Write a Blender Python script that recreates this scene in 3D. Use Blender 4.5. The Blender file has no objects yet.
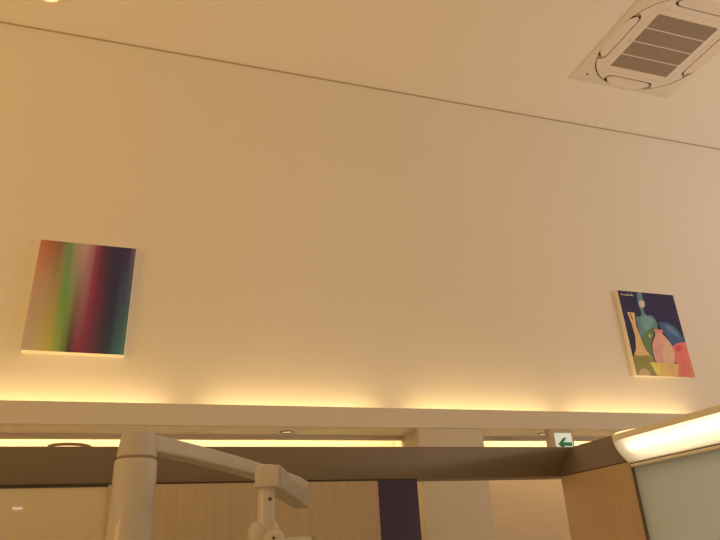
import bpy, bmesh, math, random
from mathutils import Vector, Matrix
random.seed(4)
S = bpy.context.scene
COL = S.collection
PI = math.pi

# ------------------------------------------------------------------ camera
cam = bpy.data.cameras.new('camera'); cam.sensor_width = 36; cam.lens = 641.09 / 720 * 36
co = bpy.data.objects.new('camera', cam); COL.objects.link(co)
r = Vector((0.9513, -0.3047, -0.0495)); w = Vector((0.2973, 0.8615, 0.4116)).normalized()
r = (r - w * r.dot(w)).normalized(); u = r.cross(w)
M = Matrix((r, u, -w)).transposed().to_4x4(); M.translation = (0, 0, 1.3)
co.matrix_world = M
cam.clip_start = 0.02
S.camera = co
# ------------------------------------------------------------------ world
W = bpy.data.worlds.new('world'); S.world = W; W.use_nodes = True
bg = W.node_tree.nodes['Background']
bg.inputs[0].default_value = (1.0, 0.65, 0.265, 1); bg.inputs[1].default_value = 0.49
# ------------------------------------------------------------------ view
S.view_settings.view_transform = 'Standard'; S.view_settings.look = 'None'
S.view_settings.gamma = 1; S.view_settings.use_curve_mapping = False
S.view_settings.exposure = 0.2
S.cycles.use_denoising = True


def area(name, loc, rot, sx, sy, power, col, spread=PI):
    l = bpy.data.lights.new(name, 'AREA'); l.shape = 'RECTANGLE'; l.size = sx; l.size_y = sy
    l.energy = power; l.color = col; l.spread = spread
    o = bpy.data.objects.new(name, l); COL.objects.link(o); o.location = loc; o.rotation_euler = rot
    return o


WARM = (1.0, 0.62, 0.22)
# tubes lying in the trough above the bulkhead, washing the upper wall
for cx in (-1.785, -0.455, 0.875, 2.205, 3.45):
    area('cove_light', (cx, 3.885, 2.125), (math.radians(158), 0, 0), 1.10, 0.05, 1.55, (1.0, 0.64, 0.25))
# concealed light in the alcove slot, washing the rear wall
area('alcove_light', (-0.66, 4.17, 2.30), (math.radians(18), 0, 0), 4.58, 0.06, 24, (1.0, 0.66, 0.24))
area('alcove_light', (3.5, 4.17, 2.30), (math.radians(18), 0, 0), 2.7, 0.06, 16, (1.0, 0.66, 0.24))
# unseen fill added for wall and ceiling: warm at left, whiter at right
area('added_light', (-3.9, 0.0, 1.7), (math.radians(163), 0, math.radians(-25)), 2.6, 1.6, 74, (1.0, 0.43, 0.06))
area('added_light', (6.4, 0.4, 1.7), (math.radians(163), 0, math.radians(25)), 2.6, 1.6, 62, (1.0, 0.80, 0.74))
# unseen light added behind the frosted side glass to brighten it
area('glass_backlight', (2.6, 0.9, 1.75), (0, math.radians(75), 0), 0.12, 1.4, 9, (1.0, 0.86, 0.68))
# tiny unseen light added behind the viewer for a glint in the glass
area('added_light', (-1.32, -4.0, 2.03), (math.radians(90), 0, 0), 0.10, 0.014, 0.12, (1.0, 0.86, 0.66))

# ------------------------------------------------------------------ materials
MATS = {}


def mat(name, col, rough=0.5, metal=0.0, emit=None, estr=0.0, coat=0.0, noise=0.0, nscale=3.0, bump=0.0, bscale=60.0):
    m = bpy.data.materials.new(name); m.use_nodes = True
    nt = m.node_tree; b = nt.nodes['Principled BSDF']
    b.inputs['Base Color'].default_value = (*col, 1); b.inputs['Roughness'].default_value = rough
    b.inputs['Metallic'].default_value = metal; b.inputs['Coat Weight'].default_value = coat
    if emit:
        b.inputs['Emission Color'].default_value = (*emit, 1); b.inputs['Emission Strength'].default_value = estr
    if noise or bump:
        tc = nt.nodes.new('ShaderNodeTexCoord')
    if noise:
        n = nt.nodes.new('ShaderNodeTexNoise'); n.inputs['Scale'].default_value = nscale; n.inputs['Detail'].default_value = 4
        nt.links.new(tc.outputs['Object'], n.inputs['Vector'])
        mx = nt.nodes.new('ShaderNodeMix'); mx.data_type = 'RGBA'
        mx.inputs['A'].default_value = (*[c * (1 - noise) for c in col], 1)
        mx.inputs['B'].default_value = (*[min(1, c * (1 + noise)) for c in col], 1)
        nt.links.new(n.outputs['Fac'], mx.inputs['Factor']); nt.links.new(mx.outputs['Result'], b.inputs['Base Color'])
    if bump:
        n2 = nt.nodes.new('ShaderNodeTexNoise'); n2.inputs['Scale'].default_value = bscale; n2.inputs['Detail'].default_value = 3
        nt.links.new(tc.outputs['Object'], n2.inputs['Vector'])
        bp = nt.nodes.new('ShaderNodeBump'); bp.inputs['Strength'].default_value = bump; bp.inputs['Distance'].default_value = 0.002
        nt.links.new(n2.outputs['Fac'], bp.inputs['Height']); nt.links.new(bp.outputs['Normal'], b.inputs['Normal'])
    MATS[name] = m
    return m


def wood(name, c1, c2, rough=0.45, scale=(55, 55, 1.6)):
    m = mat(name, c1, rough); nt = m.node_tree; b = nt.nodes['Principled BSDF']
    tc = nt.nodes.new('ShaderNodeTexCoord'); mp = nt.nodes.new('ShaderNodeMapping')
    mp.inputs['Scale'].default_value = scale
    n = nt.nodes.new('ShaderNodeTexNoise'); n.inputs['Scale'].default_value = 1.6; n.inputs['Detail'].default_value = 6
    n.inputs['Roughness'].default_value = 0.6
    cr = nt.nodes.new('ShaderNodeValToRGB')
    cr.color_ramp.elements[0].position = 0.3; cr.color_ramp.elements[0].color = (*c1, 1)
    cr.color_ramp.elements[1].position = 0.7; cr.color_ramp.elements[1].color = (*c2, 1)
    nt.links.new(tc.outputs['Object'], mp.inputs['Vector']); nt.links.new(mp.outputs['Vector'], n.inputs['Vector'])
    nt.links.new(n.outputs['Fac'], cr.inputs['Fac']); nt.links.new(cr.outputs['Color'], b.inputs['Base Color'])
    return m


mat('paint', (0.80, 0.79, 0.77), 0.75, noise=0.02, nscale=1.2, bump=0.06, bscale=90)
mat('ceiling_paint', (0.86, 0.85, 0.83), 0.8, noise=0.015, nscale=1.0)
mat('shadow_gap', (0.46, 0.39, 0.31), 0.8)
mat('bulkhead_paint', (0.69, 0.67, 0.65), 0.7, noise=0.02, nscale=2)
mat('lip_grey_brown', (0.57, 0.53, 0.49), 0.6)
mat('column_paint', (0.62, 0.58, 0.55), 0.7, noise=0.02, nscale=2)
mat('floor_vinyl', (0.64, 0.57, 0.48), 0.5, noise=0.12, nscale=6)
wood('maple_pale', (0.45, 0.37, 0.29), (0.51, 0.425, 0.335))
wood('maple_warm', (0.52, 0.39, 0.28), (0.59, 0.45, 0.33))
wood('rear_wood', (0.56, 0.48, 0.40), (0.62, 0.53, 0.45), scale=(3, 3, 40))
mat('bronze', (0.185, 0.148, 0.118), 0.42, 0.25, noise=0.05, nscale=8)
mat('dark_trim', (0.05, 0.04, 0.032), 0.5)
mat('plum', (0.042, 0.024, 0.12), 0.35, noise=0.06, nscale=10)
mat('frosted_olive', (0.64, 0.58, 0.46), 0.35, coat=0.6)
mat('frosted_green', (0.62, 0.70, 0.74), 0.4, coat=0.5)
nt = MATS['frosted_green'].node_tree; b = nt.nodes['Principled BSDF']
tr = nt.nodes.new('ShaderNodeBsdfTranslucent'); tr.inputs[0].default_value = (0.78, 0.84, 0.84, 1)
ms = nt.nodes.new('ShaderNodeMixShader'); ms.inputs[0].default_value = 0.5
nt.links.new(b.outputs[0], ms.inputs[1]); nt.links.new(tr.outputs[0], ms.inputs[2]); nt.links.new(ms.outputs[0], nt.nodes['Material Output'].inputs[0])
mat('alu', (0.85, 0.83, 0.80), 0.4)
mat('cabinet_white', (0.58, 0.55, 0.56), 0.32, coat=0.4, noise=0.02, nscale=4)
mat('cabinet_matte', (0.55, 0.52, 0.53), 0.5, coat=0.1, noise=0.02, nscale=4)
mat('cabinet_grey', (0.51, 0.48, 0.48), 0.4, noise=0.02, nscale=4)
mat('cap_dark', (0.30, 0.25, 0.21), 0.5)
mat('screw', (0.10, 0.08, 0.07), 0.35, 0.7)
mat('ac_plastic', (0.80, 0.77, 0.73), 0.5, noise=0.01)
mat('ac_flap', (0.80, 0.76, 0.72), 0.45)
mat('ac_dark', (0.035, 0.02, 0.018), 0.7)
mat('ac_grey', (0.38, 0.34, 0.31), 0.6)
mat('sign_white', (0.85, 0.90, 0.88), 0.4, emit=(0.62, 0.95, 0.90), estr=0.28)
mat('sign_green', (0.0, 0.16, 0.06), 0.4, emit=(0.0, 0.22, 0.08), estr=0.18)
mat('sign_case', (0.52, 0.45, 0.38), 0.5)
mat('canvas_edge', (0.88, 0.85, 0.77), 0.8, noise=0.03, nscale=30)
mat('lamp_rim', (0.42, 0.28, 0.15), 0.4, 0.4)
mat('bowl_glass', (0.9, 0.8, 0.6), 0.4, emit=(1.0, 0.74, 0.36), estr=1.0)
mat('lamp_trim', (0.80, 0.77, 0.72), 0.4)
mat('lamp_disc', (0.9, 0.85, 0.7), 0.4, emit=(1.0, 0.66, 0.28), estr=0.85)
mat('downlight_ring', (0.25, 0.21, 0.17), 0.35, 0.6)
mat('downlight_lens', (0.9, 0.88, 0.85), 0.3, emit=(1.0, 0.8, 0.55), estr=0.35)
mat('tube_white', (1, 1, 1), 0.4, emit=(1.0, 0.84, 0.58), estr=5.0)
mat('reflector', (0.88, 0.87, 0.84), 0.5)
m = bpy.data.materials.new('diffuser'); m.use_nodes = True; nt = m.node_tree
for n in list(nt.nodes): nt.nodes.remove(n)
o_ = nt.nodes.new('ShaderNodeOutputMaterial'); tl = nt.nodes.new('ShaderNodeBsdfTranslucent'); df = nt.nodes.new('ShaderNodeBsdfDiffuse')
tl.inputs[0].default_value = (0.95, 0.93, 0.88, 1); df.inputs[0].default_value = (0.85, 0.83, 0.78, 1)
mx = nt.nodes.new('ShaderNodeMixShader'); mx.inputs[0].default_value = 0.4
nt.links.new(tl.outputs[0], mx.inputs[1]); nt.links.new(df.outputs[0], mx.inputs[2]); nt.links.new(mx.outputs[0], o_.inputs[0])
MATS['diffuser'] = m

# ------------------------------------------------------------------ helpers


class MB:
    """collects shapes, links them as one mesh"""
    def __init__(self):
        self.b = bmesh.new(); self.mi = 0

    def _tag(self, faces):
        for f in faces: f.material_index = self.mi

    def box(self, x0, x1, y0, y1, z0, z1, bev=0.0, seg=2, mtx=None):
        t = bmesh.new()
        bmesh.ops.create_cube(t, size=1)
        for v in t.verts:
            v.co = Vector(((x0 + x1) / 2 + v.co.x * (x1 - x0), (y0 + y1) / 2 + v.co.y * (y1 - y0), (z0 + z1) / 2 + v.co.z * (z1 - z0)))
        if bev: bmesh.ops.bevel(t, geom=t.edges[:], offset=bev, segments=seg, profile=0.5, affect='EDGES')
        return self._merge(t, mtx)

    def _merge(self, t, mtx=None, smooth=False):
        if mtx: bmesh.ops.transform(t, matrix=mtx, verts=t.verts)
        bmesh.ops.recalc_face_normals(t, faces=t.faces)
        vm = {}
        for v in t.verts: vm[v] = self.b.verts.new(v.co)
        for f in t.faces:
            try:
                nf = self.b.faces.new([vm[v] for v in f.verts]); nf.material_index = self.mi; nf.smooth = smooth or f.smooth
            except ValueError: pass
        t.free()
        return self

    def prism(self, pts, a, b, plane='XZ', mtx=None, bev=0.0, seg=2):
        """polygon pts in plane, extruded from a to b along the third axis"""
        t = bmesh.new()
        def P(p, c):
            if plane == 'XZ': return (p[0], c, p[1])
            if plane == 'XY': return (p[0], p[1], c)
            return (c, p[0], p[1])
        v0 = [t.verts.new(P(p, a)) for p in pts]; v1 = [t.verts.new(P(p, b)) for p in pts]
        n = len(pts)
        t.faces.new(v0); t.faces.new(v1[::-1])
        for i in range(n): t.faces.new([v0[i], v0[(i + 1) % n], v1[(i + 1) % n], v1[i]])
        bmesh.ops.recalc_face_normals(t, faces=t.faces)
        if bev:
            capv = set(v0 + v1)
            ed = [e for e in t.edges if len({f for f in e.link_faces if len(f.verts) == n and n != 4}) or n == 4]
            bmesh.ops.bevel(t, geom=ed, offset=bev, segments=seg, profile=0.5, affect='EDGES', clamp_overlap=True)
        return self._merge(t, mtx)

    def face(self, pts):
        f = self.b.faces.new([self.b.verts.new(p) for p in pts]); f.material_index = self.mi
        return self

    def lathe(self, prof, seg=32, mtx=None, caps=True):
        """profile [(r,z)] about Z"""
        t = bmesh.new(); rings = []
        for (rr, z) in prof:
            if rr < 1e-6: rings.append([t.verts.new((0, 0, z))])
            else: rings.append([t.verts.new((rr * math.cos(2 * PI * i / seg), rr * math.sin(2 * PI * i / seg), z)) for i in range(seg)])
        for A, B in zip(rings, rings[1:]):
            for i in range(seg):
                j = (i + 1) % seg
                if len(A) == 1 and len(B) == 1: continue
                if len(A) == 1: f = t.faces.new([A[0], B[j], B[i]])
                elif len(B) == 1: f = t.faces.new([A[i], A[j], B[0]])
                else: f = t.faces.new([A[i], A[j], B[j], B[i]])
                f.smooth = True
        if caps:
            if len(rings[0]) > 1: t.faces.new(rings[0][::-1])
            if len(rings[-1]) > 1: t.faces.new(rings[-1])
        return self._merge(t, mtx)

    def sweep(self, secs):
        """secs: list of equal-length loops of 3D points, skinned and capped"""
        t = bmesh.new(); R = [[t.verts.new(p) for p in s] for s in secs]; n = len(R[0])
        for A, B in zip(R, R[1:]):
            for i in range(n):
                f = t.faces.new([A[i], A[(i + 1) % n], B[(i + 1) % n], B[i]]); f.smooth = True
        t.faces.new(R[0][::-1]); t.faces.new(R[-1])
        return self._merge(t)

    def build(self, name, mats, parent=None, sharp=35):
        me = bpy.data.meshes.new(name); 
        self.b.normal_update()
        self.b.to_mesh(me); self.b.free()
        for mname in ([mats] if isinstance(mats, str) else mats): me.materials.append(MATS[mname])
        me.set_sharp_from_angle(angle=math.radians(sharp))
        o = bpy.data.objects.new(name, me); COL.objects.link(o)
        return o


def thing(name, label, cat, loc=(0, 0, 0), group=None, rz=0):
    o = bpy.data.objects.new(name, None); COL.objects.link(o); o.location = loc; o.rotation_euler = (0, 0, rz)
    o.empty_display_size = 0.1
    o['label'] = label; o['category'] = cat
    if group: o['group'] = group
    return o


def struct(o, label=None):
    o['kind'] = 'structure'
    if label: o['label'] = label
    return o


def part(mb, name, mats, parent, label=None, sharp=35):
    """shapes given in the thing's own local coordinates"""
    me_o = mb.build(name, mats, None, sharp)
    me_o.parent = parent
    if label: me_o['label'] = label
    return me_o


# ------------------------------------------------------------------ setting
WY, CZ = 3.98, 4.90           # upper wall plane, ceiling height
BY, BZ0, BZ1 = 3.80, 2.046, 2.168   # bulkhead face, its soffit and its lip
XL, XR = -4.0, 9.0
struct(MB().box(XL, XR, -4.5, 4.6, -0.06, 0).build('floor', 'floor_vinyl'))
struct(MB().box(XL, XR, -4.5, 4.6, CZ, CZ + 0.08).build('ceiling', 'ceiling_paint'))
struct(MB().prism([(WY, 2.085), (WY, CZ), (4.6, CZ), (4.6, 2.34), (4.11, 2.34), (4.11, 2.085)], XL, XR, 'YZ').build('wall_back', 'paint'))
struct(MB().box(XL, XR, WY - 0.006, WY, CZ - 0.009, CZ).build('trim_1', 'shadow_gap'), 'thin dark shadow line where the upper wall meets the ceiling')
# bulkhead: lip, trough bottom, soffit, downstand lip of the alcove light
mb = MB()
mb.prism([(BY, BZ0), (BY + 0.02, BZ0), (BY + 0.02, BZ0 + 0.006), (4.11, BZ0 + 0.006), (4.11, 2.085), (BY + 0.03, 2.085), (BY + 0.03, BZ1), (BY, BZ1)], XL, XR, 'YZ')
struct(mb.build('trim_2', 'bulkhead_paint'), 'long bulkhead with light trough below the tall wall')
struct(MB().box(XL, XR, BY + 0.02, 4.08, BZ0, BZ0 + 0.006).build('trim_3', 'ceiling_paint'), 'soffit board under the bulkhead, coloured paler to look lit')  # soffit gets a whiter paint than the bulkhead, standing in for bounced light
struct(MB().box(XL, XR, 4.08, 4.11, 2.018, BZ0 + 0.006).build('trim_4', 'lip_grey_brown'), 'grey-brown lip hiding the alcove light')  # lip coloured darker than the bulkhead face
struct(MB().box(XL, XR, 4.25, 4.40, 1.86, 2.34).build('wall_alcove', 'paint'))
struct(MB().box(XL, XR, 4.24, 4.40, 0, 1.86).build('wall_rear', 'rear_wood'))
struct(MB().box(1.647, 2.100, BY + 0.004, 4.24, 0, BZ0, 0.002).build('wall_column', 'column_paint'), 'square plastered column under the bulkhead')

# ------------------------------------------------------------------ recessed downlights in the soffit
D0 = None
for i, (x, y, lab) in enumerate([(0.835, 3.975, 'small round downlight in the soffit to the left of the column'),
                                 (2.67, 3.975, 'small round downlight in the soffit beside the green exit sign')]):
    t = thing('downlight', lab, 'light', (x, y, BZ0), 'downlights in the bulkhead soffit')
    if D0 is None:
        a = MB().lathe([(0.026, -0.001), (0.042, -0.006), (0.046, -0.003), (0.046, 0.0)], 28, caps=False)
        ring = part(a, 'ring', 'downlight_ring', t)
        a = MB().lathe([(0.0, -0.003), (0.026, -0.003), (0.026, 0.0)], 28)
        disc = part(a, 'lens', 'downlight_lens', t)
        D0 = (ring, disc)
    else:
        for c in D0:
            k = c.copy(); COL.objects.link(k); k.parent = t

t = thing('ceiling_light', 'round ceiling light at the upper left edge above the tall wall', 'light', (-0.875, 3.622, CZ))
part(MB().lathe([(0.075, -0.004), (0.098, -0.014), (0.10, -0.006), (0.10, 0)], 40, caps=False), 'trim_ring', 'lamp_trim', t)
part(MB().lathe([(0, -0.010), (0.05, -0.010), (0.078, -0.004), (0.078, 0)], 40), 'diffuser', 'lamp_disc', t, 'glowing warm disc')

# ------------------------------------------------------------------ air conditioner
AC = thing('ceiling_air_conditioner', 'square white ceiling cassette air conditioner with a brown-grey intake grille', 'air conditioner', (3.649, 2.933, CZ))


def r_out(th):
    k = 0.5 - 0.5 * math.cos(4 * th)           # 0 at sides, 1 at corners (45 deg)
    return 0.488 + 0.026 * k


N = 160
outer = [(r_out(2 * PI * i / N) * math.cos(2 * PI * i / N), r_out(2 * PI * i / N) * math.sin(2 * PI * i / N)) for i in range(N)]
H = 0.516
sq = []
for i in range(N):
    th = 2 * PI * i / N; c, s = math.cos(th), math.sin(th); k = H / max(abs(c), abs(s)); sq.append((k * c, k * s))
mb = MB(); t_ = bmesh.new()
lv = []
for z, pts in ((0.0, sq), (-0.006, sq), (-0.009, [(p[0] * 0.992, p[1] * 0.992) for p in sq]), (-0.020, outer), (-0.004, outer)):
    lv.append([t_.verts.new((p[0], p[1], z)) for p in pts])
for A, B in zip(lv, lv[1:]):
    for i in range(N): t_.faces.new([A[i], A[(i + 1) % N], B[(i + 1) % N], B[i]])
mb._merge(t_); part(mb, 'panel', 'ac_plastic', AC)
part(MB().prism([(p[0] * 1.002, p[1] * 1.002) for p in outer], -0.005, -0.003, 'XY'), 'air_outlet', 'ac_dark', AC, 'dark recess behind the flaps')

# centre plate: straight flap sides, corners bulging out to the round outline
def plate_pts(inner=0.376, gap=0.010):
    pts = []
    for q in range(4):
        rot = q * PI / 2
        loc = []
        loc += [(inner, y) for y in (-0.185, -0.10, 0, 0.10, 0.185)]
        loc += [(inner + 0.004, 0.205), (inner + 0.014, 0.223), (inner + 0.032, 0.238), (inner + 0.055, 0.246)]
        th0 = math.atan2(0.252, inner + 0.07); th1 = PI / 2 - th0
        for i in range(13):
            th = th0 + (th1 - th0) * i / 12; rr = r_out(th) - gap
            loc.append((rr * math.cos(th), rr * math.sin(th)))
        loc += [(0.246, inner + 0.055), (0.238, inner + 0.032), (0.223, inner + 0.014), (0.205, inner + 0.004)]
        for x, y in loc: pts.append((x * math.cos(rot) - y * math.sin(rot), x * math.sin(rot) + y * math.cos(rot)))
    return pts


pp = plate_pts()
# ring between the plate outline and the grille opening
GH = 0.282
t_ = bmesh.new(); mb = MB()
def loop(P, z): return [t_.verts.new((x, y, z)) for x, y in P]
def band(A, B):
    for i in range(len(A)): t_.faces.new([A[i], A[(i + 1) % len(A)], B[(i + 1) % len(B)], B[i]])
G4 = [(GH, GH), (-GH, GH), (-GH, -GH), (GH, -GH)]
a0 = loop(pp, -0.006); a1 = loop(pp, -0.0195); a2_ = loop([(x * .993, y * .993) for x, y in pp], -0.022)
g0 = loop(G4, -0.022); g1 = loop(G4, -0.014)
band(a0, a1); band(a1, a2_); band(g0, g1)
ed = [t_.edges.get((L_[i], L_[(i + 1) % len(L_)])) for L_ in (a2_, g0) for i in range(len(L_))]
bmesh.ops.triangle_fill(t_, use_beauty=True, use_dissolve=False, edges=ed)
mb._merge(t_)
plate = part(mb, 'centre_plate', 'ac_plastic', AC)
# thin seam line of the intake frame and the little mark on its left
mb = MB()
q = 0.335
for a in range(4):
    mt = Matrix.Rotation(a * PI / 2, 4, 'Z')
    mb.box(-0.26, 0.26, q, q + 0.0012, -0.0224, -0.020, mtx=mt)
    pts = [(0.26, q), (0.29, q - 0.006), (0.315, q - 0.02), (0.329, q - 0.045), (q, -0.26 + 2 * 0.26)]
    for (x0, y0), (x1, y1) in zip(pts[:-1], pts[1:]):
        L = math.hypot(x1 - x0, y1 - y0); m2 = mt @ Matrix.Translation((x0, y0, 0)) @ Matrix.Rotation(math.atan2(y1 - y0, x1 - x0), 4, 'Z')
        mb.box(0, L, -0.0006, 0.0006, -0.0224, -0.020, mtx=m2)
part(mb, 'seam', 'ac_grey', plate)
part(MB().box(-0.316, -0.311, -0.022, 0.024, -0.0225, -0.020), 'emblem', 'ac_grey', plate, 'tiny grey mark')
# flaps
def flap_mesh(rot):
    pts = [(0.386, y) for y in (-0.16, 0.0, 0.16)] + [(0.389, 0.185), (0.397, 0.203), (0.410, 0.212), (0.424, 0.208)]
    th = [0.36 * (1 - i / 10) for i in range(21)]
    pts += [((r_out(a) - 0.0005 - 0.05 * max(0, abs(a) - 0.22)) * math.cos(a), (r_out(a) - 0.0005 - 0.05 * max(0, abs(a) - 0.22)) * math.sin(a)) for a in th]
    pts += [(0.424, -0.208), (0.410, -0.212), (0.397, -0.203), (0.389, -0.185)]
    mb = MB(); t_ = bmesh.new()
    zf = lambda x: -0.0205
    mt = Matrix.Rotation(rot, 4, 'Z')
    A = [t_.verts.new((x, y, zf(x))) for x, y in pts]; B = [t_.verts.new((x, y, zf(x) + 0.008)) for x, y in pts]
    t_.faces.new(A); t_.faces.new(B[::-1])
    for i in range(len(A)): t_.faces.new([A[i], A[(i + 1) % len(A)], B[(i + 1) % len(A)], B[i]])
    return mb._merge(t_, mt)


for a in range(4): part(flap_mesh(a * PI / 2), 'flap', 'ac_flap', AC)
# little grey hinge blocks at flap ends
for a in range(4):
    for sg in (1, -1):
        part(MB().box(0.405, 0.448, sg * 0.226 - 0.012, sg * 0.226 + 0.014, -0.014, -0.004, mtx=Matrix.Rotation(a * PI / 2, 4, 'Z')), 'hinge_block', 'ac_grey', AC)
# intake grille: fine egg-crate behind four bands
MATS_g = mat('ac_grille', (0.42, 0.36, 0.31), 0.65, noise=0.10, nscale=160)
g = part(MB().box(-GH, GH, -GH, GH, -0.018, -0.012), 'intake_grille', 'ac_grille', AC, 'brown-grey intake mesh')
mb = MB()
nb = 48
for i in range(1, nb):
    x = -GH + 2 * GH * i / nb
    mb.box(x - 0.0016, x + 0.0016, -GH, GH, -0.020, -0.017); mb.box(-GH, GH, x - 0.0016, x + 0.0016, -0.020, -0.017)
part(mb, 'mesh_screen', 'ac_grille', g)
mb = MB()
for k in (-1, 0, 1): mb.box(-GH, GH, k * GH / 2 - 0.0038, k * GH / 2 + 0.0038, -0.0218, -0.016)
part(mb, 'cross_rib', 'ac_plastic', g)
part(MB().lathe([(0, -0.017), (0.012, -0.016), (0.015, -0.008)], 20, Matrix.Translation((-0.398, 0.420, 0)), caps=False), 'sensor_lens', 'ac_dark', AC, 'small dark sensor dot')

# ------------------------------------------------------------------ paintings
def pig(c, L=(0.66, 0.44, 0.20)):
    return [min(0.9, ((x / 255 + 0.055) / 1.055) ** 2.4 / l) for x, l in zip(c, L)]


# blurred colour stripes
m = mat('stripe_print', (0.5, 0.5, 0.5), 0.55); nt = m.node_tree; b = nt.nodes['Principled BSDF']
tc = nt.nodes.new('ShaderNodeTexCoord'); sx = nt.nodes.new('ShaderNodeSeparateXYZ'); nt.links.new(tc.outputs['Object'], sx.inputs[0])


def mth(op, a, b_=None, clamp=False):
    n = nt.nodes.new('ShaderNodeMath'); n.operation = op; n.use_clamp = clamp
    for i, v in enumerate((a, b_)):
        if v is None: continue
        if isinstance(v, (int, float)): n.inputs[i].default_value = v
        else: nt.links.new(v, n.inputs[i])
    return n.outputs[0]


PW, PH = 0.557, 0.706
uu = mth('DIVIDE', sx.outputs['X'], PW); vv = mth('DIVIDE', sx.outputs['Z'], PH)   # 0..1, v up


def ramp(stops):
    n = nt.nodes.new('ShaderNodeValToRGB'); e = n.color_ramp.elements; n.color_ramp.interpolation = 'EASE'
    while len(e) < len(stops): e.new(0.5)
    for k, (p_, c_) in enumerate(stops):
        e[k].position = p_; e[k].color = (*pig(c_), 1)
    nt.links.new(uu, n.inputs[0])
    return n.outputs[0]


top = ramp([(0.0, (168, 88, 48)), (0.13, (150, 76, 44)), (0.20, (120, 74, 48)), (0.27, (104, 108, 62)), (0.315, (98, 118, 64)), (0.37, (142, 116, 84)), (0.47, (164, 122, 96)), (0.54, (152, 92, 84)), (0.60, (116, 42, 54)), (0.67, (66, 36, 46)), (0.78, (42, 32, 50)), (0.92, (48, 36, 54)), (1.0, (108, 70, 76))])
mid = ramp([(0.0, (168, 122, 84)), (0.12, (160, 122, 76)), (0.22, (148, 118, 64)), (0.33, (96, 122, 54)), (0.39, (110, 118, 60)), (0.46, (122, 86, 62)), (0.53, (134, 80, 74)), (0.59, (126, 42, 56)), (0.66, (96, 34, 46)), (0.75, (58, 36, 44)), (0.83, (36, 36, 50)), (0.92, (52, 60, 66)), (1.0, (72, 78, 68))])
bot = ramp([(0.0, (162, 130, 96)), (0.12, (162, 134, 78)), (0.24, (160, 134, 54)), (0.33, (124, 126, 48)), (0.39, (90, 96, 44)), (0.45, (46, 42, 28)), (0.50, (108, 34, 44)), (0.60, (100, 34, 44)), (0.67, (78, 40, 44)), (0.76, (48, 38, 38)), (0.83, (40, 46, 44)), (0.90, (48, 76, 66)), (1.0, (62, 96, 68))])
mx1 = nt.nodes.new('ShaderNodeMix'); mx1.data_type = 'RGBA'
nt.links.new(mth('MULTIPLY', vv, 2.0, True), mx1.inputs['Factor']); nt.links.new(bot, mx1.inputs['A']); nt.links.new(mid, mx1.inputs['B'])
mx2 = nt.nodes.new('ShaderNodeMix'); mx2.data_type = 'RGBA'
nt.links.new(mth('SUBTRACT', mth('MULTIPLY', vv, 2.0), 1.0, True), mx2.inputs['Factor']); nt.links.new(mx1.outputs['Result'], mx2.inputs['A']); nt.links.new(top, mx2.inputs['B'])
nt.links.new(mx2.outputs['Result'], b.inputs['Base Color'])

Pt = thing('wall_painting', 'canvas print of blurred vertical rainbow stripes on the tall wall', 'painting', (-0.717, WY, 2.483)); Pt.rotation_euler.y = math.radians(0.6)
part(MB().box(0, PW, -0.065, 0, 0, PH, 0.002), 'canvas_edge', 'canvas_edge', Pt, 'cream canvas sides')
part(MB().box(0.001, PW - 0.001, -0.067, -0.0645, 0.001, PH - 0.001, 0.0005), 'print', 'stripe_print', Pt, 'blurred rainbow stripes')

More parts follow.
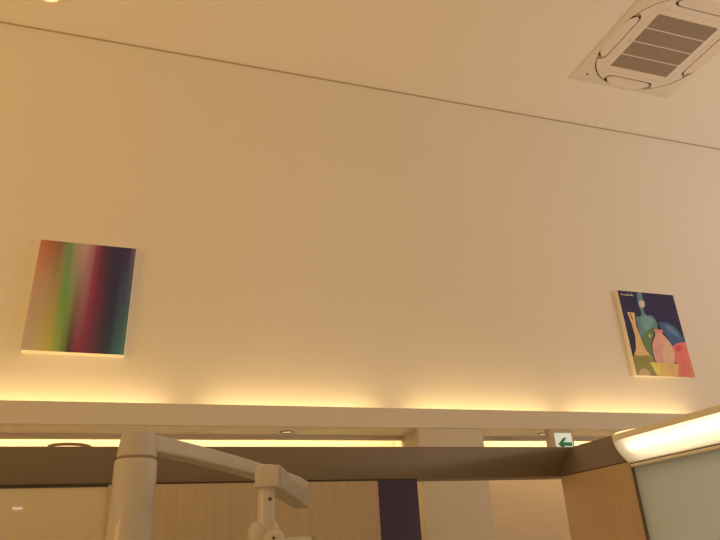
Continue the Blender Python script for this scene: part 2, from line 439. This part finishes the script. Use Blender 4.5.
# still life of bottles
Q = thing('wall_painting', 'canvas painting of bottles, vases and a bowl on dark blue, on the tall wall', 'painting', (3.562, WY, 2.489))
QW, QH = 0.562, 0.708
part(MB().box(0, QW, -0.05, 0, 0, QH, 0.002), 'canvas_edge', 'canvas_edge', Q, 'cream canvas sides')
shapes = [
    ('q_navy', [(0.001, -0.001), (0.561, -0.001), (0.561, -0.707), (0.001, -0.707)]),
    ('q_line', [(0.328, -0.258), (0.363, -0.242), (0.420, -0.242), (0.484, -0.268), (0.531, -0.316), (0.559, -0.412), (0.498, -0.435), (0.418, -0.452), (0.392, -0.391), (0.350, -0.327)]),
    ('q_blue', [(0.333, -0.268), (0.363, -0.252), (0.418, -0.252), (0.479, -0.278), (0.522, -0.321), (0.552, -0.412), (0.498, -0.435), (0.418, -0.452), (0.394, -0.391), (0.355, -0.327)]),
    ('q_bluelight', [(0.385, -0.285), (0.44, -0.278), (0.49, -0.32), (0.51, -0.38), (0.47, -0.36), (0.42, -0.33)]),
    ('q_line', [(0.233, -0.198), (0.285, -0.197), (0.320, -0.238), (0.322, -0.310), (0.29, -0.38), (0.26, -0.33)]),
    ('q_teal', [(0.195, -0.004), (0.240, -0.004), (0.235, -0.044), (0.247, -0.084), (0.240, -0.124), (0.215, -0.155), (0.233, -0.201), (0.285, -0.204), (0.312, -0.243), (0.313, -0.304), (0.269, -0.398), (0.205, -0.562), (0.142, -0.533), (0.118, -0.454), (0.123, -0.233), (0.165, -0.219), (0.186, -0.179), (0.178, -0.137), (0.178, -0.089)]),
    ('q_tealight', [(0.205, -0.21), (0.26, -0.212), (0.285, -0.25), (0.25, -0.30), (0.20, -0.33), (0.16, -0.29), (0.17, -0.235)]),
    ('q_mauve', [(0.193, -0.081), (0.233, -0.078), (0.241, -0.107), (0.221, -0.134), (0.189, -0.133)]),
    ('q_green', [(0.132, -0.405), (0.198, -0.339), (0.262, -0.315), (0.285, -0.347), (0.246, -0.448), (0.197, -0.565), (0.142, -0.533), (0.119, -0.470)]),
    ('q_lime', [(0.20, -0.372), (0.222, -0.366), (0.230, -0.385), (0.208, -0.395)]),
    ('q_orange', [(0.046, -0.188), (0.116, -0.188), (0.104, -0.300), (0.121, -0.422), (0.142, -0.501), (0.191, -0.570), (0.214, -0.609), (0.178, -0.706), (0.002, -0.706), (0.004, -0.571), (0.050, -0.490), (0.069, -0.392), (0.063, -0.278)]),
    ('q_line', [(0.066, -0.195), (0.076, -0.195), (0.086, -0.26), (0.078, -0.25)]),
    ('q_olive', [(0.004, -0.571), (0.023, -0.546), (0.081, -0.552), (0.157, -0.540), (0.191, -0.570), (0.214, -0.609), (0.178, -0.706), (0.002, -0.706)]),
    ('q_tan', [(0.028, -0.682), (0.058, -0.655), (0.104, -0.658), (0.124, -0.688), (0.116, -0.705), (0.018, -0.705)]),
    ('q_line', [(0.262, -0.314), (0.300, -0.318), (0.275, -0.37), (0.222, -0.452), (0.212, -0.538), (0.228, -0.602), (0.216, -0.597), (0.197, -0.538), (0.208, -0.445), (0.258, -0.365)]),
    ('q_pink', [(0.270, -0.320), (0.356, -0.324), (0.344, -0.353), (0.389, -0.408), (0.419, -0.488), (0.393, -0.598), (0.290, -0.606), (0.219, -0.598), (0.205, -0.538), (0.217, -0.449), (0.271, -0.365)]),
    ('q_rosecap', [(0.270, -0.318), (0.358, -0.322), (0.346, -0.352), (0.275, -0.348)]),
    ('q_peach', [(0.386, -0.416), (0.407, -0.489), (0.382, -0.590), (0.302, -0.597), (0.291, -0.542), (0.335, -0.460)]),
    ('q_red', [(0.413, -0.456), (0.470, -0.428), (0.558, -0.412), (0.560, -0.547), (0.548, -0.706), (0.392, -0.706), (0.434, -0.600), (0.405, -0.593), (0.422, -0.520)]),
    ('q_reddark', [(0.44, -0.46), (0.49, -0.445), (0.52, -0.46), (0.48, -0.49), (0.445, -0.50)]),
    ('q_rust', [(0.561, -0.555), (0.561, -0.706), (0.522, -0.706)]),
    ('q_yellow', [(0.151, -0.599), (0.432, -0.602), (0.392, -0.706), (0.189, -0.706)]),
    ('q_ochre', [(0.151, -0.599), (0.258, -0.600), (0.213, -0.706), (0.189, -0.706)]),
]
qc = dict(q_navy=(34, 26, 54), q_line=(24, 20, 30), q_blue=(56, 76, 98), q_bluelight=(86, 104, 116), q_teal=(86, 112, 104), q_tealight=(104, 132, 116),
          q_mauve=(190, 156, 134), q_green=(94, 104, 62), q_lime=(150, 156, 60), q_orange=(220, 150, 88), q_olive=(132, 114, 56), q_tan=(176, 140, 92), q_pink=(204, 132, 106),
          q_rosecap=(206, 112, 94), q_peach=(218, 150, 110), q_red=(216, 98, 82), q_reddark=(186, 74, 70), q_rust=(196, 116, 58), q_yellow=(232, 152, 82), q_ochre=(222, 168, 76), q_white=(200, 190, 176))
names = list(qc)
for k, c in qc.items(): mat(k, tuple(pig(c, (0.72, 0.50, 0.30))), 0.6, noise=0.28, nscale=11)
mb = MB()
def smooth(P):
    o = []; n = len(P)
    for i in range(n):
        p0, p1, p2, p3 = (Vector(P[(i + d) % n]) for d in (-1, 0, 1, 2))
        for t in (0, 0.25, 0.5, 0.75):
            q_ = 0.5 * (2 * p1 + (p2 - p0) * t + (2 * p0 - 5 * p1 + 4 * p2 - p3) * t * t + (3 * p1 - p0 - 3 * p2 + p3) * t ** 3)
            o.append((min(0.561, max(0.001, q_.x)), max(-0.707, min(-0.001, q_.y))))
    return o


for i, (k, pts) in enumerate(shapes):
    if k in ('q_blue', 'q_teal', 'q_green', 'q_tealight', 'q_bluelight', 'q_mauve', 'q_peach', 'q_pink', 'q_lime', 'q_tan', 'q_reddark'): pts = smooth(pts)
    mb.mi = names.index(k)
    mb.prism([(x, QH + z) for x, z in pts], -0.0507 - 0.00012 * (i + 1), -0.0495, 'XZ')
# small pale signature strokes at the upper left
mb.mi = names.index('q_white')
x = 0.022
for wd, hh in ((0.016, 0.020), (0.010, 0.010), (0.008, 0.010), (0.009, 0.010), (0.012, 0.009), (0.015, 0.020), (0.010, 0.009), (0.008, 0.010), (0.008, 0.018), (0.010, 0.010)):
    mb.prism([(x, QH - 0.040), (x + 0.004, QH - 0.040), (x + wd * 0.8, QH - 0.040 + hh), (x + wd * 0.8 - 0.004, QH - 0.040 + hh)], -0.0542, -0.0495, 'XZ')
    mb.prism([(x + wd * 0.3, QH - 0.041), (x + wd, QH - 0.041), (x + wd, QH - 0.038), (x + wd * 0.3, QH - 0.038)], -0.0542, -0.0495, 'XZ')
    x += wd + 0.002
part(mb, 'print', names, Q, 'painted bottles on dark blue')

# ------------------------------------------------------------------ exit sign under the bulkhead
E = thing('exit_sign', 'small illuminated exit sign with a green left arrow hanging under the bulkhead', 'sign', (2.612, 3.78, BZ0))
part(MB().box(-0.026, 0.160, 0.0, 0.05, -0.215, 0.0, 0.003), 'housing', 'sign_case', E)
fp = part(MB().box(0.012, 0.146, -0.004, 0.006, -0.190, -0.030, 0.002), 'face_panel', 'sign_white', E, 'white lit face')
ar = [(0.030, -0.110), (0.078, -0.068), (0.102, -0.068), (0.072, -0.098), (0.138, -0.098), (0.138, -0.122), (0.072, -0.122), (0.102, -0.152), (0.078, -0.152)]
part(MB().prism([(x, z + 0.006) for x, z in ar], -0.0052, 0.0, 'XZ'), 'arrow', 'sign_green', fp, 'green arrow pointing left')

# ------------------------------------------------------------------ booth partitions
PD = 2.30; PX = 1.59; BB, BT = 1.5645, 1.680
XA = -2.2
B = thing('booth_partition', 'long low partition behind the dental light with bronze header, wood, glass and purple panels', 'partition', (0, PD, 0))
part(MB().box(XA, PX + 0.115, 0, 0.10, BB, BT, 0.001), 'header_beam', 'bronze', B, 'dark bronze header beam')
part(MB().box(XA, 0.973, 0.004, 0.09, BB - 0.005, BB, 0), 'shadow_strip', 'dark_trim', B)
part(MB().box(XA, -0.099, 0.010, 0.034, 0.02, BB - 0.010), 'glass_panel', 'frosted_olive', B, 'olive frosted glass')
part(MB().box(XA, -0.099, 0.006, 0.040, BB - 0.010, BB - 0.005), 'glass_rail', 'dark_trim', B)
part(MB().box(-0.099, -0.082, 0.000, 0.06, 0.02, BB - 0.005, 0.001), 'post', 'maple_pale', B)
part(MB().box(-0.082, 0.820, 0.004, 0.05, 0.02, BB - 0.005, 0.001), 'wood_panel', 'maple_pale', B, 'pale maple panel')
part(MB().box(0.820, 0.973, 0.002, 0.05, 0.02, BB - 0.004, 0.001), 'purple_panel', 'plum', B, 'dark purple panel')
part(MB().box(XA, 0.973, 0.0, 0.06, 0, 0.02), 'base_rail', 'dark_trim', B)

Z = thing('side_partition', 'side partition on the right with maple panel, pale frosted glass and bronze header', 'partition', (PX, PD, 0))
Y1 = -2.4
part(MB().prism([(0, BB), (0.082, BT), (0.12, BT), (0.12, BB)], Y1, 0.0, 'XZ'), 'header_beam', 'bronze', Z, 'sloping bronze header beam')
part(MB().box(0.003, 0.055, -0.412, 0.0, 0.02, BB - 0.002, 0.001), 'wood_panel', 'maple_warm', Z, 'warm maple end panel')
part(MB().box(0.004, 0.05, -0.417, -0.413, 0.02, BB - 0.002), 'post', 'bronze', Z)
part(MB().box(0.014, 0.040, Y1, -0.417, 0.02, BB - 0.022), 'glass_panel', 'frosted_green', Z, 'pale green-grey frosted glass')
part(MB().box(0.012, 0.05, Y1, -0.417, BB - 0.011, BB - 0.002), 'shadow_strip', 'dark_trim', Z)
part(MB().box(-0.006, 0.04, Y1, -0.425, BB - 0.022, BB - 0.012, 0.001), 'glass_rail', 'alu', Z, 'bright thin rail')
part(MB().box(0.0, 0.06, Y1, 0.0, 0, 0.02), 'base_rail', 'dark_trim', Z)

# ------------------------------------------------------------------ long lamp on the side partition
FL = 1.70
F = thing('partition_light', 'long glowing curved lamp along the top of the right side partition', 'light', (PX, 1.883, 0))
# housing: top, front fascia, back, ends
hp = [(-0.050, 1.630), (-0.050, 1.650), (0.02, 1.662), (0.075, 1.672), (0.062, 1.650), (0.0, 1.566), (0.0, 1.556), (-0.004, 1.556), (-0.004, 1.567), (0.050, 1.642), (-0.044, 1.642), (-0.044, 1.630)]
part(MB().prism(hp, -FL, 0, 'XZ'), 'housing', 'reflector', F)
cov = [(-0.050, 1.631), (-0.0475, 1.620), (-0.0435, 1.610), (-0.038, 1.598), (-0.030, 1.586), (-0.018, 1.573), (-0.002, 1.5565)]
cov2 = [(x + 0.0025, z + 0.0008) for x, z in cov]
mb = MB(); t_ = bmesh.new()
A = [t_.verts.new((x, -FL, z)) for x, z in cov]; Bv = [t_.verts.new((x, 0, z)) for x, z in cov]
for i in range(len(A) - 1): t_.faces.new([A[i], A[i + 1], Bv[i + 1], Bv[i]]).smooth = True
mb._merge(t_, smooth=True)
part(mb, 'diffuser', 'diffuser', F, 'glowing curved cover', sharp=80)
cap = [(-0.050, 1.650)] + cov + [(0.0, 1.556), (0.0, 1.566), (0.062, 1.650), (0.075, 1.672)]
part(MB().prism(cap, 0.0, 0.003, 'XZ'), 'end_cap', 'cabinet_white', F)
part(MB().prism(cap, -FL - 0.003, -FL, 'XZ'), 'end_cap', 'cabinet_white', F)
mt = Matrix.Translation((-0.027, -0.05, 1.608)) @ Matrix.Rotation(PI / 2, 4, 'X')
part(MB().lathe([(0.007, 0.0), (0.007, FL - 0.10)], 16, mt), 'light_tube', 'tube_white', F, 'glowing tube')

# ------------------------------------------------------------------ bowl floor lamps behind the partitions


def bowl_lamp(lab, loc, R_, zt, rim):
    t = thing('floor_lamp', lab, 'lamp', loc, 'bowl floor lamps behind the partitions')
    part(MB().lathe([(0.0, 0), (0.13, 0), (0.13, 0.012), (0.02, 0.03), (0.012, 0.05)], 32), 'base', 'lamp_rim', t)
    part(MB().lathe([(0.011, 0.03), (0.011, zt - 0.075)], 16), 'pole', 'lamp_rim', t)
    part(MB().lathe([(0.02, zt - 0.08), (R_ * 0.55, zt - 0.062), (R_ * 0.85, zt - 0.035), (R_ * 0.97, zt - 0.006), (R_ * 0.93, zt - 0.006), (R_ * 0.8, zt - 0.03), (0.0, zt - 0.07)], 40), 'bowl_shade', 'bowl_glass', t, 'glowing cream bowl')
    part(MB().lathe([(R_ * 0.95, zt - 0.008), (R_, zt - 0.008), (R_ + 0.003, zt - 0.001), (R_, zt + 0.003), (R_ * 0.95, zt + 0.003), (R_ * 0.95, zt - 0.008)], 40, caps=False), 'rim', rim, t)
    return t


bowl_lamp('bowl floor lamp with a dark rim peeking over the bronze beam at the left', (-0.262, 2.64, 0), 0.074, 1.7350, 'lamp_rim')
bowl_lamp('glowing cream bowl floor lamp peeking over the far end of the long partition lamp', (2.300, 2.62, 0), 0.108, 1.803, 'bowl_glass')

# ------------------------------------------------------------------ dental light on its pole
L = thing('dental_light', 'white articulated dental light arm on a thick pole in front of the partition', 'dental light', (-0.012, 1.305, 0))
pr = 0.0405
part(MB().lathe([(0.19, 0.0), (0.19, 0.02), (0.17, 0.035), (0.06, 0.05), (0.045, 0.09)], 48), 'base', 'cabinet_grey', L)
part(MB().lathe([(0.0405, 0.05), (0.0405, 1.15), (0.0385, 1.480), (0.0380, 1.486), (0.0365, 1.4895), (0.035, 1.4905)], 48), 'pole', 'cabinet_white', L)
part(MB().lathe([(0.034, 1.490), (0.034, 1.4955)], 48), 'joint_ring', 'cap_dark', L)
# head + arm 1 as one moulding: head block, then a sweep that narrows and bends down
hd = MB().lathe([(0.035, 1.4945), (0.0362, 1.4965), (0.0310, 1.534), (0.0300, 1.538), (0.027, 1.5405), (0, 1.5415)], 48)


def sect(c, d, wd, ht, rad=0.008, up=None):
    d = Vector(d).normalized(); up = up or Vector((0, 0, 1)); s = d.cross(up).normalized(); v = s.cross(d)
    o = []
    for (sx_, sz_) in ((1, 1), (-1, 1), (-1, -1), (1, -1)):
        a0 = {(1, 1): 0, (-1, 1): 90, (-1, -1): 180, (1, -1): 270}[(sx_, sz_)]
        for k in range(5):
            a = math.radians(a0 + k * 22.5)
            o.append(Vector(c) + s * (sx_ * (wd / 2 - rad) + rad * math.cos(a)) + v * (sz_ * (ht / 2 - rad) + rad * math.sin(a)))
    return o


O = Vector((-0.012, 1.305, 0))
P0 = Vector((0.0, 0.0, 1.5240)); PE = Vector((0.398, 1.700, 1.479)) - O
secs = []
dirh = Vector((PE.x, PE.y, 0)).normalized()
n = 14
for i in range(n + 1):
    s = i / n
    p = P0.lerp(PE, s); p.z = 1.5240 + (PE.z - 1.5240) * (0.35 * s + 0.65 * s * s)
    ds = 0.35 + 1.3 * s
    d = Vector((PE.x, PE.y, (PE.z - 1.5240) * ds))
    ht = 0.032 * (1 - s) + 0.029 * s; wd = 0.038 * (1 - s) + 0.046 * s
    if s > 0.97: ht *= 0.8; wd *= 0.8
    secs.append(sect(p, d, wd, ht, 0.0045))
hd.sweep(secs)
part(hd, 'upper_arm', 'cabinet_matte', L)
part(MB().lathe([(0.010, 1.540), (0.010, 1.5435), (0.0, 1.5435)], 24), 'screw_cap', 'cap_dark', L)
# elbow + arm 2, coming back toward the viewer
EL = Vector((0.392, 1.703, 1.448)) - O
BK = Vector((0.206, 1.138, 1.440)) - O
a2 = MB()
d2 = (BK - EL).normalized()
dn = Vector((0, 0, -1))
e0 = EL - d2 * 0.028
secs = []
for s, k in ((0, .8), (0.012, 1), (0.5, 1), (0.97, 1)):
    p = e0.lerp(BK, s); secs.append(sect(p, d2, 0.040 * k, 0.038 * k, 0.005))
a2.sweep(secs)
lower = part(a2, 'lower_arm', 'cabinet_grey', L)
part(MB().lathe([(0.017, 0.018), (0.017, 0.026)], 24, Matrix.Translation(EL)), 'elbow_ring', 'cap_dark', L)
# end block with sleeve
mt = Matrix.Translation(BK) @ Matrix.Rotation(math.atan2(d2.y, d2.x) + PI / 2, 4, 'Z')
part(MB().prism([(-0.0195, -0.022), (0.0195, -0.022), (0.0195, 0.010), (0.016, 0.013), (0.008, 0.0155), (-0.006, 0.0155), (-0.015, 0.013), (-0.0195, 0.008)], -0.024, 0.03, 'XZ', mt, 0.004, 3), 'end_block', 'cabinet_white', L)
part(MB().lathe([(0.0145, -0.090), (0.0145, -0.02)], 28, Matrix.Translation(BK + Vector((-0.003, 0, 0)))), 'drop_tube', 'cabinet_white', L)
part(MB().lathe([(0.0028, 0), (0.0028, 0.002), (0, 0.002)], 12, Matrix.Translation(BK + Vector((0.001, -0.0142, -0.040))) @ Matrix.Rotation(PI / 2, 4, 'X')), 'screw', 'screw', L)
# knuckle: two rounded ears, barrel, side handle
KN = BK + Vector((0.0, 0.0, -0.101))
ey = MB()
for sx_, wd in ((-0.0177, 0.029), (0.0095, 0.0195)):
    mt = Matrix.Translation(KN + Vector((sx_, 0, 0.004))) @ Matrix.Rotation(PI / 2, 4, 'Y') @ Matrix.Scale(1.25, 4, Vector((1, 0, 0)))
    pf = []
    for k in range(13):
        a = -PI / 2 + PI * k / 12
        pf.append((0.0195 * abs(math.cos(a)) ** 0.7 if 0 < k < 12 else 0.0, wd / 2 * math.sin(a)))
    ey.lathe(pf, 32, mt)
part(ey, 'knuckle', 'cabinet_white', L)
mt = Matrix.Translation(KN + Vector((0.0065, -0.014, -0.009)))
hub = part(MB().lathe([(0.0, 0.022), (0.010, 0.022), (0.017, 0.016), (0.020, 0.004), (0.020, -0.03), (0.0, -0.03)], 32, mt), 'hub', 'cabinet_white', L)
mt = Matrix.Translation(KN + Vector((0.012, -0.012, -0.008))) @ Matrix.Rotation(PI / 2, 4, 'Y')
bar = part(MB().lathe([(0.009, 0.0), (0.009, 0.058)], 20, mt), 'handle', 'cabinet_white', L)
part(MB().lathe([(0.0078, 0.058), (0.0078, 0.064), (0.005, 0.067), (0.0, 0.067)], 20, mt), 'handle_cap', 'cap_dark', bar)
part(MB().lathe([(0.0025, 0), (0.0025, 0.0015), (0, 0.0015)], 12, Matrix.Translation(KN + Vector((0.004, -0.0325, 0.000))) @ Matrix.Rotation(PI / 2, 4, 'X')), 'screw', 'screw', hub)
# lamp head hanging below
mt = Matrix.Translation(KN + Vector((0.002, -0.006, -0.14)))
head = MB().lathe([(0.0, 0.09), (0.018, 0.088), (0.05, 0.06), (0.085, 0.01), (0.09, -0.01), (0.083, -0.012)], 40, mt)
part(head, 'lamp_head', 'cabinet_white', L)
